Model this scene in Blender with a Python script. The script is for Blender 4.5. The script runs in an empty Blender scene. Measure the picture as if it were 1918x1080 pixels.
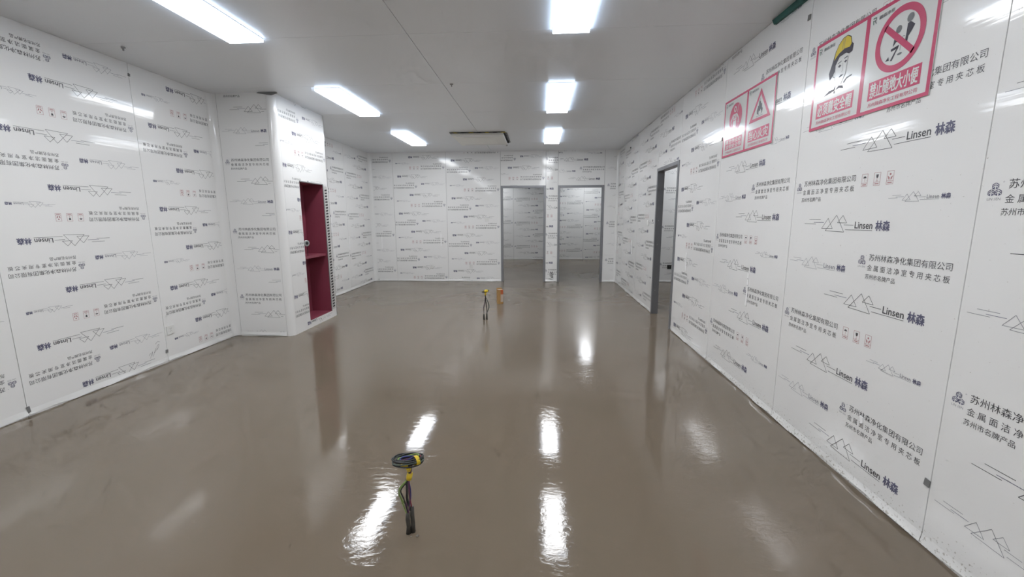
import bpy, bmesh, math, random
import numpy as np
from mathutils import Matrix, Vector

random.seed(7)
rng = np.random.default_rng(7)
sc = bpy.context.scene
COL = sc.collection

# ------------------------------------------------------------------ camera
cam_d = bpy.data.cameras.new('camera')
cam_d.sensor_fit = 'HORIZONTAL'
cam_d.sensor_width = 36.0
cam_d.lens = 805.5 / 1918 * 36
cam_d.clip_start = 0.05
cam = bpy.data.objects.new('camera', cam_d)
COL.objects.link(cam)
# measured from the vanishing points: world right / forward / up in camera axes
XR = (0.99812151, 0.00580769, -0.06098957)
YF = (0.06111638, -0.16379191, 0.98459992)
ZU = (-0.00427135, -0.98647782, -0.16383917)
HC, HR = 1.42, 2.80
cam.matrix_world = Matrix(((XR[0], -XR[1], -XR[2], 0), (YF[0], -YF[1], -YF[2], 0),
                           (ZU[0], -ZU[1], -ZU[2], HC), (0, 0, 0, 1)))
sc.camera = cam

# ------------------------------------------------------------------ world, exposure
w = bpy.data.worlds.new('world')
sc.world = w
w.use_nodes = True
w.node_tree.nodes['Background'].inputs[0].default_value = (0.6, 0.7, 0.8, 1)
w.node_tree.nodes['Background'].inputs[1].default_value = 0.02
sc.view_settings.view_transform = 'Standard'
sc.view_settings.look = 'None'
sc.view_settings.gamma = 1.0
sc.view_settings.use_curve_mapping = False
sc.view_settings.exposure = 1.92
LAMP = 5.2                 # radiance of the light panels
LAMPC = (0.955, 0.975, 1.0)
sc.cycles.max_bounces = 9
sc.cycles.diffuse_bounces = 6
sc.cycles.glossy_bounces = 4
sc.cycles.use_light_tree = False
sc.cycles.adaptive_threshold = 0.05
sc.cycles.adaptive_min_samples = 8
sc.cycles.use_denoising = True
sc.cycles.sample_clamp_indirect = 8.0


# ------------------------------------------------------------------ materials
def mat(name, col, rough=0.5, metal=0.0, spec=0.5, coat=0.0, coat_rough=0.05, emit=None, emit_s=0.0, noise=0.0, nscale=6.0):
    m = bpy.data.materials.new(name)
    m.use_nodes = True
    nt = m.node_tree
    b = nt.nodes['Principled BSDF']
    b.inputs['Base Color'].default_value = (*col, 1)
    b.inputs['Roughness'].default_value = rough
    b.inputs['Metallic'].default_value = metal
    b.inputs['Specular IOR Level'].default_value = spec
    b.inputs['Coat Weight'].default_value = coat
    b.inputs['Coat Roughness'].default_value = coat_rough
    if emit:
        b.inputs['Emission Color'].default_value = (*emit, 1)
        b.inputs['Emission Strength'].default_value = emit_s
    if noise > 0:
        tc = nt.nodes.new('ShaderNodeTexCoord')
        n = nt.nodes.new('ShaderNodeTexNoise')
        n.inputs['Scale'].default_value = nscale
        n.inputs['Detail'].default_value = 4
        nt.links.new(tc.outputs['Object'], n.inputs['Vector'])
        mx = nt.nodes.new('ShaderNodeMix')
        mx.data_type = 'RGBA'
        mx.inputs['A'].default_value = (*[c * (1 - noise) for c in col], 1)
        mx.inputs['B'].default_value = (*[min(1, c * (1 + noise)) for c in col], 1)
        nt.links.new(n.outputs['Fac'], mx.inputs['Factor'])
        nt.links.new(mx.outputs['Result'], b.inputs['Base Color'])
    return m


def film_material(name, splash=False):
    """White coated steel under a clear glossy protective film with faint creases."""
    m = mat(name, (0.90, 0.90, 0.89), rough=0.34, spec=0.45, coat=0.75, coat_rough=0.07)
    nt = m.node_tree
    b = nt.nodes['Principled BSDF']
    tc = nt.nodes.new('ShaderNodeTexCoord')
    mp = nt.nodes.new('ShaderNodeMapping')
    mp.inputs['Scale'].default_value = (1.6, 34, 1)
    nt.links.new(tc.outputs['Object'], mp.inputs['Vector'])
    n1 = nt.nodes.new('ShaderNodeTexNoise')
    n1.inputs['Scale'].default_value = 1.0
    n1.inputs['Detail'].default_value = 3
    nt.links.new(mp.outputs['Vector'], n1.inputs['Vector'])
    n2 = nt.nodes.new('ShaderNodeTexNoise')
    n2.inputs['Scale'].default_value = 1.7
    n2.inputs['Detail'].default_value = 1
    nt.links.new(tc.outputs['Object'], n2.inputs['Vector'])
    b1 = nt.nodes.new('ShaderNodeBump')
    b1.inputs['Strength'].default_value = 0.10
    b1.inputs['Distance'].default_value = 0.004
    nt.links.new(n1.outputs['Fac'], b1.inputs['Height'])
    b2 = nt.nodes.new('ShaderNodeBump')
    b2.inputs['Strength'].default_value = 0.35
    b2.inputs['Distance'].default_value = 0.012
    nt.links.new(n2.outputs['Fac'], b2.inputs['Height'])
    nt.links.new(b1.outputs['Normal'], b2.inputs['Normal'])
    nt.links.new(b2.outputs['Normal'], b.inputs['Normal'])
    nt.links.new(b2.outputs['Normal'], b.inputs['Coat Normal'])
    if splash:   # dried cement splashes low on the film
        sx = nt.nodes.new('ShaderNodeSeparateXYZ')
        nt.links.new(tc.outputs['Object'], sx.inputs[0])
        r = nt.nodes.new('ShaderNodeMapRange')
        r.inputs['From Min'].default_value = 0.17
        r.inputs['From Max'].default_value = 0.0
        r.inputs['To Min'].default_value = 0.0
        r.inputs['To Max'].default_value = 0.16
        nt.links.new(sx.outputs['Y'], r.inputs['Value'])
        sp = nt.nodes.new('ShaderNodeTexNoise')
        sp.inputs['Scale'].default_value = 80
        sp.inputs['Detail'].default_value = 3
        nt.links.new(tc.outputs['Object'], sp.inputs['Vector'])
        ad = nt.nodes.new('ShaderNodeMath')
        ad.operation = 'ADD'
        nt.links.new(sp.outputs['Fac'], ad.inputs[0])
        nt.links.new(r.outputs['Result'], ad.inputs[1])
        cr = nt.nodes.new('ShaderNodeMapRange')
        cr.inputs['From Min'].default_value = 0.70
        cr.inputs['From Max'].default_value = 0.78
        nt.links.new(ad.outputs[0], cr.inputs['Value'])
        mx = nt.nodes.new('ShaderNodeMix')
        mx.data_type = 'RGBA'
        mx.inputs['A'].default_value = (0.90, 0.90, 0.89, 1)
        mx.inputs['B'].default_value = (0.55, 0.53, 0.49, 1)
        nt.links.new(cr.outputs['Result'], mx.inputs['Factor'])
        nt.links.new(mx.outputs['Result'], b.inputs['Base Color'])
    return m


def floor_material():
    """Freshly poured self-levelling cement, still wet."""
    m = mat('wet_cement', (0.2, 0.17, 0.14), rough=0.08, spec=0.5)
    nt = m.node_tree
    b = nt.nodes['Principled BSDF']
    b.inputs['IOR'].default_value = 1.48
    geo = nt.nodes.new('ShaderNodeTexCoord')
    P = geo.outputs['Object']

    def noise(scale, detail=2, sx=1, sy=1, dist=0.0, rough=0.5):
        mp = nt.nodes.new('ShaderNodeMapping')
        mp.inputs['Scale'].default_value = (sx, sy, 1)
        nt.links.new(P, mp.inputs['Vector'])
        n = nt.nodes.new('ShaderNodeTexNoise')
        n.inputs['Scale'].default_value = scale
        n.inputs['Detail'].default_value = detail
        n.inputs['Distortion'].default_value = dist
        n.inputs['Roughness'].default_value = rough
        nt.links.new(mp.outputs['Vector'], n.inputs['Vector'])
        return n.outputs['Fac']

    # colour: faint drift between warm and greenish grey
    mx = nt.nodes.new('ShaderNodeMix')
    mx.data_type = 'RGBA'
    mx.inputs['A'].default_value = (0.190, 0.147, 0.109, 1)
    mx.inputs['B'].default_value = (0.176, 0.147, 0.109, 1)
    nt.links.new(noise(0.9, 4), mx.inputs['Factor'])
    nt.links.new(mx.outputs['Result'], b.inputs['Base Color'])
    # gloss: wet film, drier dull patches
    r = nt.nodes.new('ShaderNodeMapRange')
    r.inputs['From Min'].default_value = 0.35
    r.inputs['From Max'].default_value = 0.70
    r.inputs['To Min'].default_value = 0.012
    r.inputs['To Max'].default_value = 0.10
    nt.links.new(noise(0.55, 3, dist=0.6), r.inputs['Value'])
    sep = nt.nodes.new('ShaderNodeSeparateXYZ')
    nt.links.new(P, sep.inputs[0])
    far = nt.nodes.new('ShaderNodeMapRange')        # poured earlier at the far end: duller skin
    far.inputs['From Min'].default_value = 2.6
    far.inputs['From Max'].default_value = 7.0
    far.inputs['To Min'].default_value = 0.0
    far.inputs['To Max'].default_value = 0.20
    nt.links.new(sep.outputs['Y'], far.inputs['Value'])
    sm = nt.nodes.new('ShaderNodeMath')
    sm.operation = 'ADD'
    nt.links.new(r.outputs['Result'], sm.inputs[0])
    nt.links.new(far.outputs['Result'], sm.inputs[1])
    nt.links.new(sm.outputs[0], b.inputs['Roughness'])
    # relief: slow swells, trowel ripples in patches
    swell = noise(1.1, 2, 0.7, 1.3)
    rip = noise(17, 4, 1.0, 1.9, 0.8, 0.6)
    patch = nt.nodes.new('ShaderNodeMapRange')
    patch.inputs['From Min'].default_value = 0.46
    patch.inputs['From Max'].default_value = 0.68
    patch.inputs['To Min'].default_value = 0.25
    patch.inputs['To Max'].default_value = 1.0
    nt.links.new(noise(1.6, 3, 1, 1, 0.5), patch.inputs['Value'])
    mul = nt.nodes.new('ShaderNodeMath')
    mul.operation = 'MULTIPLY'
    nt.links.new(rip, mul.inputs[0])
    nt.links.new(patch.outputs['Result'], mul.inputs[1])
    b1 = nt.nodes.new('ShaderNodeBump')
    b1.inputs['Strength'].default_value = 0.20
    b1.inputs['Distance'].default_value = 0.010
    nt.links.new(swell, b1.inputs['Height'])
    b2 = nt.nodes.new('ShaderNodeBump')
    b2.inputs['Strength'].default_value = 0.42
    b2.inputs['Distance'].default_value = 0.0022
    nt.links.new(mul.outputs[0], b2.inputs['Height'])
    nt.links.new(b1.outputs['Normal'], b2.inputs['Normal'])
    nt.links.new(b2.outputs['Normal'], b.inputs['Normal'])
    return m


M = dict(
    film=film_material('film_on_steel'),
    film_splash=film_material('film_on_steel_splashed', True),
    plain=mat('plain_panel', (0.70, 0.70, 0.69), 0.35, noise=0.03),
    core=mat('panel_core', (0.20, 0.20, 0.20), 0.8, noise=0.1, nscale=20),
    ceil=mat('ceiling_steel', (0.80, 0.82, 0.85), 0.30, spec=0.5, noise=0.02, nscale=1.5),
    cement=floor_material(),
    ink=mat('dark_ink', (0.075, 0.075, 0.082), 0.35),
    inkblue=mat('blue_ink', (0.135, 0.135, 0.215), 0.35),
    inkred=mat('red_ink', (0.50, 0.25, 0.26), 0.35),
    inkpale=mat('pale_ink', (0.26, 0.26, 0.29), 0.35),
    alu=mat('anodised_aluminium', (0.30, 0.305, 0.325), 0.38, metal=0.55, noise=0.05, nscale=9),
    white=mat('white_plastic', (0.82, 0.82, 0.80), 0.3, noise=0.01),
    frame=mat('white_lacquer', (0.75, 0.76, 0.78), 0.4, noise=0.01),
    diff=mat('lamp_diffuser', (0.9, 0.9, 0.9), 0.5, emit=LAMPC, emit_s=LAMP),
    rim=mat('lamp_rim', (0.9, 0.9, 0.9), 0.5, emit=(0.62, 0.78, 1.0), emit_s=LAMP * 0.45),
    sign=mat('sign_white', (0.80, 0.81, 0.80), 0.18, coat=0.6, coat_rough=0.08, noise=0.01),
    pink=mat('sign_red', (0.62, 0.075, 0.17), 0.25, coat=0.5, coat_rough=0.08, noise=0.02),
    signblack=mat('sign_black', (0.045, 0.04, 0.06), 0.3),
    signgrey=mat('sign_grey', (0.20, 0.21, 0.22), 0.3),
    signgreen=mat('sign_green', (0.05, 0.16, 0.10), 0.3),
    yellow=mat('helmet_yellow', (0.72, 0.56, 0.06), 0.3),
    red=mat('cabinet_red', (0.26, 0.055, 0.085), 0.42, noise=0.08, nscale=5),
    grey=mat('grey_tape', (0.22, 0.22, 0.22), 0.6, noise=0.1, nscale=40),
    black=mat('black_rubber', (0.02, 0.02, 0.022), 0.5, noise=0.2, nscale=30),
    dark=mat('dark_void', (0.03, 0.03, 0.03), 0.8, noise=0.1),
    green=mat('green_strip', (0.03, 0.13, 0.11), 0.5, noise=0.1, nscale=10),
    ytape=mat('yellow_tape', (0.72, 0.52, 0.03), 0.35, noise=0.12, nscale=30),
    steel=mat('perforated_steel', (0.62, 0.61, 0.60), 0.4, metal=0.2, noise=0.1, nscale=30),
    card=mat('brown_card', (0.46, 0.27, 0.10), 0.7, noise=0.12, nscale=20),
    orange=mat('orange_print', (0.52, 0.13, 0.05), 0.5, noise=0.1, nscale=30),
    paper=mat('paper_label', (0.60, 0.50, 0.42), 0.6, noise=0.05, nscale=30),
    wblack=mat('wire_black', (0.025, 0.028, 0.03), 0.4, noise=0.1),
    wred=mat('wire_red', (0.25, 0.03, 0.05), 0.4, noise=0.1),
    wblue=mat('wire_blue', (0.05, 0.06, 0.22), 0.4, noise=0.1),
    wgreen=mat('wire_green', (0.20, 0.30, 0.08), 0.4, noise=0.1),
    wgrey=mat('wire_grey_green', (0.10, 0.13, 0.11), 0.4, noise=0.1),
    wbrown=mat('wire_violet', (0.13, 0.05, 0.11), 0.4, noise=0.1),
    mud2=mat('muddy_conduit', (0.055, 0.052, 0.046), 0.5, noise=0.45, nscale=60),
    mud=mat('cement_splash', (0.20, 0.18, 0.155), 0.6, noise=0.15, nscale=40),
    nickel=mat('dull_nickel', (0.45, 0.46, 0.46), 0.35, metal=0.8, noise=0.05),
    ac=mat('cassette_white', (0.90, 0.90, 0.86), 0.45, noise=0.03, nscale=8),
    clip=mat('clip_grey', (0.40, 0.40, 0.40), 0.5, noise=0.1, nscale=30),
    clear=mat('tape_strip_white', (0.98, 0.98, 0.98), 0.6, noise=0.02, nscale=20),
)


# ------------------------------------------------------------------ mesh helpers
class MB:
    """Collects shapes; build() links them as one mesh object."""
    def __init__(s):
        s.v, s.f, s.m = [], [], []

    def add(s, verts, faces, mi=0):
        o = len(s.v)
        s.v += [tuple(p) for p in verts]
        s.f += [tuple(i + o for i in f) for f in faces]
        s.m += [mi] * len(faces)
        return s

    def box(s, x0, x1, y0, y1, z0, z1, mi=0, bev=0.0):
        if bev <= 0:
            return s.add([(x0, y0, z0), (x1, y0, z0), (x1, y1, z0), (x0, y1, z0), (x0, y0, z1), (x1, y0, z1), (x1, y1, z1), (x0, y1, z1)],
                         [(0, 3, 2, 1), (4, 5, 6, 7), (0, 1, 5, 4), (1, 2, 6, 5), (2, 3, 7, 6), (3, 0, 4, 7)], mi)
        bm = bmesh.new()
        bmesh.ops.create_cube(bm, size=1)
        for v in bm.verts:
            v.co = ((x0 + x1) / 2 + v.co.x * (x1 - x0), (y0 + y1) / 2 + v.co.y * (y1 - y0), (z0 + z1) / 2 + v.co.z * (z1 - z0))
        bmesh.ops.bevel(bm, geom=bm.edges[:], offset=bev, segments=2, profile=0.5, affect='EDGES')
        bm.verts.index_update()
        s.add([v.co[:] for v in bm.verts], [[v.index for v in f.verts] for f in bm.faces], mi)
        bm.free()
        return s

    def prism(s, poly, w0, w1, mi=0):
        """poly: (u,v) list counter-clockwise, extruded along local z from w0 (back) to w1 (front)."""
        n = len(poly)
        vs = [(u, v, w0) for u, v in poly] + [(u, v, w1) for u, v in poly]
        fs = [tuple(range(n - 1, -1, -1)), tuple(range(n, 2 * n))]
        fs += [(i, (i + 1) % n, n + (i + 1) % n, n + i) for i in range(n)]
        return s.add(vs, fs, mi)

    def tube(s, pts, r, n=8, mi=0, closed=False):
        P = [Vector(p) for p in pts]
        k = len(P)
        rr = r if hasattr(r, '__len__') else [r] * k
        vs, ref = [], None
        for i in range(k):
            if closed:
                t = P[(i + 1) % k] - P[i - 1]
            else:
                t = P[min(i + 1, k - 1)] - P[max(i - 1, 0)]
            t.normalize()
            if ref is None:
                ref = t.orthogonal().normalized()
            ref = (ref - t * ref.dot(t)).normalized()
            bt = t.cross(ref)
            for j in range(n):
                a = 2 * math.pi * j / n
                vs.append(P[i] + (ref * math.cos(a) + bt * math.sin(a)) * rr[i])
        fs = []
        for i in range(k if closed else k - 1):
            for j in range(n):
                a, b = i * n + j, i * n + (j + 1) % n
                c, d = ((i + 1) % k) * n + (j + 1) % n, ((i + 1) % k) * n + j
                fs.append((a, b, c, d))
        if not closed:
            fs.append(tuple(range(n - 1, -1, -1)))
            fs.append(tuple((k - 1) * n + j for j in range(n)))
        return s.add(vs, fs, mi)

    def build(s, name, mats, parent=None, smooth=False, mw=None):
        me = bpy.data.meshes.new(name)
        me.from_pydata(s.v, [], s.f)
        for m in (mats if isinstance(mats, (list, tuple)) else [mats]):
            me.materials.append(m)
        if max(s.m, default=0) > 0:
            me.polygons.foreach_set('material_index', s.m)
        if smooth:
            me.polygons.foreach_set('use_smooth', [True] * len(s.f))
        me.update()
        return place(name, me, parent, mw)


def place(name, me, parent=None, mw=None):
    o = bpy.data.objects.new(name, me)
    COL.objects.link(o)
    if parent:
        o.parent = parent
    if mw is not None:
        o.matrix_local = mw
    return o


def tag(o, label, cat, group=None, kind=None):
    o['label'] = label
    o['category'] = cat
    if group:
        o['group'] = group
    if kind:
        o['kind'] = kind
    return o


def empty(name, mw, label, cat, group=None, kind=None):
    o = bpy.data.objects.new(name, None)
    o.empty_display_size = 0.1
    COL.objects.link(o)
    o.matrix_world = mw
    return tag(o, label, cat, group, kind)


def T(x, y, z):
    return Matrix.Translation((x, y, z))


def wall_frame(x, y, side, z=0.0):
    """Local x = left to right as seen from the room, local y = up, local z = out of the wall."""
    U, N = {'right': ((0, -1, 0), (-1, 0, 0)), 'left': ((0, 1, 0), (1, 0, 0)), 'back': ((1, 0, 0), (0, -1, 0)),
            'front': ((-1, 0, 0), (0, 1, 0))}[side]
    return Matrix(((U[0], 0, N[0], x), (U[1], 0, N[1], y), (U[2], 1, N[2], z), (0, 0, 0, 1)))


# ------------------------------------------------------------------ flat print: lettering and line drawings as 2-D triangles
_tc = {}


def text2d(s, off=0.0, res=2):
    key = (s, off, res)
    if key not in _tc:
        c = bpy.data.curves.new('t', 'FONT')
        c.body = s
        c.resolution_u = res
        c.offset = off
        c.dimensions = '2D'
        c.fill_mode = 'FRONT'
        o = bpy.data.objects.new('t', c)
        COL.objects.link(o)
        dg = bpy.context.evaluated_depsgraph_get()
        ev = o.evaluated_get(dg)
        m = ev.to_mesh()
        m.calc_loop_triangles()
        v = np.zeros(len(m.vertices) * 3)
        m.vertices.foreach_get('co', v)
        v = v.reshape(-1, 3)[:, :2].copy()
        f = np.zeros(len(m.loop_triangles) * 3, dtype=np.int64)
        m.loop_triangles.foreach_get('vertices', f)
        f = f.reshape(-1, 3).copy()
        ev.to_mesh_clear()
        bpy.data.objects.remove(o)
        bpy.data.curves.remove(c)
        # consistent winding (front = +z)
        a, b, cc = v[f[:, 0]], v[f[:, 1]], v[f[:, 2]]
        area = (b[:, 0] - a[:, 0]) * (cc[:, 1] - a[:, 1]) - (b[:, 1] - a[:, 1]) * (cc[:, 0] - a[:, 0])
        f[area < 0] = f[area < 0][:, ::-1]
        _tc[key] = (v, f)
    return _tc[key]


class Ink:
    """2-D triangles with a material index."""
    def __init__(s):
        s.V, s.F, s.Mi, s.n = [], [], [], 0
        s.Z, s.zl = [], 0.0

    def add(s, v, f, mi=0):
        v = np.asarray(v, float)
        f = np.asarray(f, int)
        if len(f) == 0:
            return s
        a, b, c = v[f[:, 0]], v[f[:, 1]], v[f[:, 2]]
        area = (b[:, 0] - a[:, 0]) * (c[:, 1] - a[:, 1]) - (b[:, 1] - a[:, 1]) * (c[:, 0] - a[:, 0])
        f = f.copy()
        f[area < 0] = f[area < 0][:, ::-1]
        s.V.append(v)
        s.Z.append(np.full(len(v), s.zl))
        s.F.append(f + s.n)
        s.Mi.append(np.full(len(f), mi))
        s.n += len(v)
        return s

    def text(s, body, u0, u1, vc, h=None, mi=0, off=0.0, res=2, chars=False, bold=0.0):
        """Fit text between u0 and u1, centred on vc, with height h (None keeps the shape); bold = overprint shift."""
        if bold > 0:
            d = bold * (h or 0.02)
            for q, (du, dv) in enumerate(((-d, -d * .6), (d, -d * .6), (-d, d * .6), (d, d * .6))):
                s.zl = 0.00012 * q
                s.text(body, u0 + d + du, u1 - d + du, vc + dv, h, mi, 0.0, res, chars)
            s.zl = 0.0
            return s
        if chars:          # evenly spread single characters
            n = len(body)
            cw = h
            for i, ch in enumerate(body):
                c = u0 + cw / 2 + (u1 - u0 - cw) * (i / max(1, n - 1))
                v, f = text2d(ch, off, res)
                s.add((v - np.array([0.5, 0.38])) * cw * 1.02 + np.array([c, vc]), f, mi)
            return s
        v, f = text2d(body, off, res)
        lo, hi = v.min(0), v.max(0)
        k = (u1 - u0) / (hi[0] - lo[0])
        ky = k if h is None else h / (hi[1] - lo[1])
        q = (v - (lo + hi) / 2) * np.array([k, ky]) + np.array([(u0 + u1) / 2, vc])
        return s.add(q, f, mi)

    def line(s, a, b, t, mi=0, seg=0.03):
        a, b = np.array(a, float), np.array(b, float)
        L = np.linalg.norm(b - a)
        d = (b - a) / L
        nrm = np.array([-d[1], d[0]]) * t / 2
        k = max(1, int(L / seg))
        v, f = [], []
        for i in range(k + 1):
            p = a + (b - a) * i / k
            v += [p - nrm, p + nrm]
        for i in range(k):
            f += [(2 * i, 2 * i + 2, 2 * i + 3), (2 * i, 2 * i + 3, 2 * i + 1)]
        return s.add(v, f, mi)

    def path(s, pts, t, mi=0, closed=False):
        pts = list(pts)
        if closed:
            pts.append(pts[0])
        for p, q in zip(pts[:-1], pts[1:]):
            s.line(p, q, t, mi)
        return s

    def poly(s, pts, mi=0):
        from mathutils.geometry import tessellate_polygon
        tr = tessellate_polygon([[Vector((p[0], p[1], 0)) for p in pts]])
        return s.add(pts, tr, mi)

    def disc(s, c, r, mi=0, n=24, ry=None):
        ry = ry or r
        return s.poly([(c[0] + r * math.cos(2 * math.pi * i / n), c[1] + ry * math.sin(2 * math.pi * i / n)) for i in range(n)], mi)

    def ring(s, c, r0, r1, mi=0, n=48, k=1.0):
        v, f = [], []
        for i in range(n):
            a = 2 * math.pi * i / n
            for r in (r0, r1):
                v.append((c[0] + r * math.cos(a) * k, c[1] + r * math.sin(a)))
        for i in range(n):
            j = (i + 1) % n
            f += [(2 * i, 2 * i + 1, 2 * j + 1), (2 * i, 2 * j + 1, 2 * j)]
        return s.add(v, f, mi)

    def arrays(s):
        return np.concatenate(s.V), np.concatenate(s.F), np.concatenate(s.Mi)

    def build(s, name, mats, parent, z=0.0008):
        v, f, mi = s.arrays()
        return flat_mesh(name, v, f, mi, mats, parent, z + np.concatenate(s.Z))


def flat_mesh(name, v, f, mi, mats, parent, z):
    me = bpy.data.meshes.new(name)
    me.from_pydata(np.column_stack([v, np.zeros(len(v)) + z]).tolist(), [], f.tolist())
    for m in mats:
        me.materials.append(m)
    me.polygons.foreach_set('material_index', mi.astype(np.int32))
    me.update()
    return place(name, me, parent)


def mountain(ink, u, v, L, mi_line=0, mi_blue=1, t=0.0024, res=2):
    k = L / 483.0
    X = lambda x, y: (u + (x - 110) * k, v - (y - 665) * k)
    ln = lambda x0, y0, x1, y1, m=mi_line: ink.line(X(x0, y0), X(x1, y1), t, m)
    ln(143, 645, 220, 645)
    ln(175, 657, 243, 657, mi_blue)
    ln(110, 664, 190, 664)
    for tri in ([(268, 640), (232, 682), (300, 681)], [(318, 627), (257, 691), (369, 693)], [(355, 628), (327, 657), (380, 657)]):
        ink.path([X(*p) for p in tri], t, mi_line, True)
    ln(365, 665, 418, 665)
    ln(375, 683, 515, 683)
    ink.text('Linsen', X(425, 0)[0], X(514, 0)[0], X(0, 664.5)[1], 26 * k, mi_line, 0.012, res)
    ink.text('林森', X(527, 0)[0], X(593, 0)[0], X(0, 665)[1], 37 * k, mi_blue, 0.030, res)


def block(ink, u, v, res=2):
    """Tree emblem and three lines of text; (u,v) = emblem centre column, height of line one."""
    for cx, cy in ((0, 0.010), (-0.0125, -0.0135), (0.0125, -0.0135)):
        c = (u + cx, v - 0.016 + cy)
        q = lambda x, y: (c[0] + x * 0.0118, c[1] + y * 0.0118)
        t = 0.0030
        for y0 in (1.0, 0.45):
            ink.line(q(-0.95, y0 - 0.55), q(-0.07, y0), t, 1)
            ink.line(q(0.07, y0), q(0.95, y0 - 0.55), t, 1)
        ink.line(q(-0.95, 0.45), q(-0.95, -0.6), t * 0.7, 1)
        ink.line(q(0.95, 0.45), q(0.95, -0.6), t * 0.7, 1)
        ink.poly([q(-0.9, -0.62), q(-0.2, -0.05), q(-0.2, -1.0)], 1)
        ink.poly([q(0.9, -0.62), q(0.2, -1.0), q(0.2, -0.05)], 1)
    ink.text('LIN SEN', u - 0.024, u + 0.024, v - 0.052, 0.009, 3, -0.01, 1)
    ink.text('®', u + 0.024, u + 0.031, v + 0.008, None, 3, 0, 1)
    t0, t1 = u + 0.040, u + 0.494
    ink.text('苏州林森净化集团有限公司', t0 + 0.006, t1, v, 0.034, 0, 0.0, res)
    ink.text('金属面洁净室专用夹芯板', t0, t1 - 0.002, v - 0.053, 0.0325, 0, 0.0, res, True)
    ink.text('苏州市名牌产品', t0 - 0.006, t0 + 0.182, v - 0.099, 0.026, 0, 0.0, res)


def icons(ink, us, v):
    for i, u in enumerate(us):
        w_, h_ = 0.040, 0.062
        ink.path([(u - w_ / 2, v - h_ / 2), (u + w_ / 2, v - h_ / 2), (u + w_ / 2, v + h_ / 2), (u - w_ / 2, v + h_ / 2)], 0.0018, 2, True)
        ink.line((u - w_ / 2, v - 0.015), (u + w_ / 2, v - 0.015), 0.0018, 2)
        ink.line((u - 0.013, v - 0.023), (u + 0.013, v - 0.023), 0.005, 2)
        if i == 0:      # umbrella
            ink.poly([(u - 0.012, v + 0.010), (u + 0.012, v + 0.010), (u + 0.008, v + 0.017), (u, v + 0.020), (u - 0.008, v + 0.017)], 0)
            ink.line((u, v + 0.010), (u, v - 0.010), 0.0015, 2)
        elif i == 1:    # goblet
            ink.poly([(u - 0.008, v + 0.022), (u - 0.006, v + 0.008), (u, v + 0.004), (u + 0.006, v + 0.008), (u + 0.008, v + 0.022)], 0)
            ink.line((u, v + 0.005), (u, v - 0.009), 0.0018, 2)
            ink.line((u - 0.007, v - 0.010), (u + 0.007, v - 0.010), 0.002, 2)
        else:           # two hands holding a round thing
            ink.disc((u, v + 0.016), 0.0055, 2, 10)
            ink.poly([(u - 0.016, v + 0.010), (u - 0.003, v + 0.001), (u - 0.003, v - 0.011), (u - 0.010, v - 0.007)], 2)
            ink.poly([(u + 0.016, v + 0.010), (u + 0.010, v - 0.007), (u + 0.003, v - 0.011), (u + 0.003, v + 0.001)], 2)


def make_tile(res):
    k = Ink()
    h = 0.405
    block(k, 0.668, 0.0, res)
    block(k, 0.055, h, res)
    icons(k, (0.615, 0.698, 0.779), h - 0.018)
    mountain(k, 0.405, -0.245, 0.672, res=res)
    mountain(k, 0.146, 0.158, 0.672, res=res)
    mountain(k, 0.785, 0.288, 0.320, 3, 1, 0.0015, 1)
    mountain(k, 0.030, -0.080, 0.525, 3, 1, 0.0018, 1)
    return k.arrays()


TILE = {2: make_tile(3), 1: make_tile(1)}
INKS = [M['ink'], M['inkblue'], M['inkred'], M['inkpale']]


def print_marks(panel, rects, origin, phase, flip, period, lod):
    """Repeat the film print over a panel, keeping what lies inside rects. origin = tile edge (right edge if flipped)."""
    tv, tf, tm = TILE[lod]
    tv = tv * np.array([1.0, period / 0.81])
    v1 = max(r[3] for r in rects)
    V, F, Mi, n = [], [], [], 0
    for k in range(-4, 6):
        sgn = -1 if flip else 1
        v = np.array([origin, phase + k * period]) + sgn * tv
        if v[:, 1].max() < 0 or v[:, 1].min() > v1:
            continue
        keep = np.zeros(len(tf), bool)
        for (a, b, c, d) in rects:
            ins = (v[:, 0] > a + .003) & (v[:, 0] < b - .003) & (v[:, 1] > c + .006) & (v[:, 1] < d - .004)
            keep |= ins[tf].all(1)
        if not keep.any():
            continue
        f = tf[keep]
        uq, inv = np.unique(f.ravel(), return_inverse=True)
        V.append(v[uq])
        F.append(inv.reshape(-1, 3) + n)
        Mi.append(tm[keep])
        n += len(uq)
    if not V:
        return None
    return flat_mesh('printed_marks', np.concatenate(V), np.concatenate(F), np.concatenate(Mi), INKS, panel, 0.0007)


TH, GAP = 0.012, 0.0045


def hem(panel, u0, u1, seed, amp=1.0, m='film'):
    """Loose lower edge of the film, bulging a little over the fresh floor."""
    r = np.random.default_rng(seed)
    n = max(4, int((u1 - u0) / 0.035))
    ph = r.uniform(0, 6.28, 4)
    v, f = [], []
    for i in range(n + 1):
        u = u0 + (u1 - u0) * i / n
        a = math.sin(u * 7 + ph[0]) * .5 + math.sin(u * 17 + ph[1]) * .3 + math.sin(u * 41 + ph[2]) * .2
        b_ = math.sin(u * 5 + ph[3]) * .5 + math.sin(u * 23 + ph[0]) * .3
        out = 0.012 + 0.010 * a * amp
        low = 0.012 + 0.011 * b_ * amp
        v += [(u, 0.052, 0.0010), (u, 0.030, 0.0016 + out * .22), (u, min(.026, max(0.002, low)), max(0.003, out * .75))]
    for i in range(n):
        for j in range(2):
            f.append((3 * i + j, 3 * i + j + 1, 3 * i + j + 4, 3 * i + j + 3))
    mb = MB().add(v, f)
    return mb.build('film_hem', M[m], panel, smooth=True)


_hs = [0]


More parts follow.
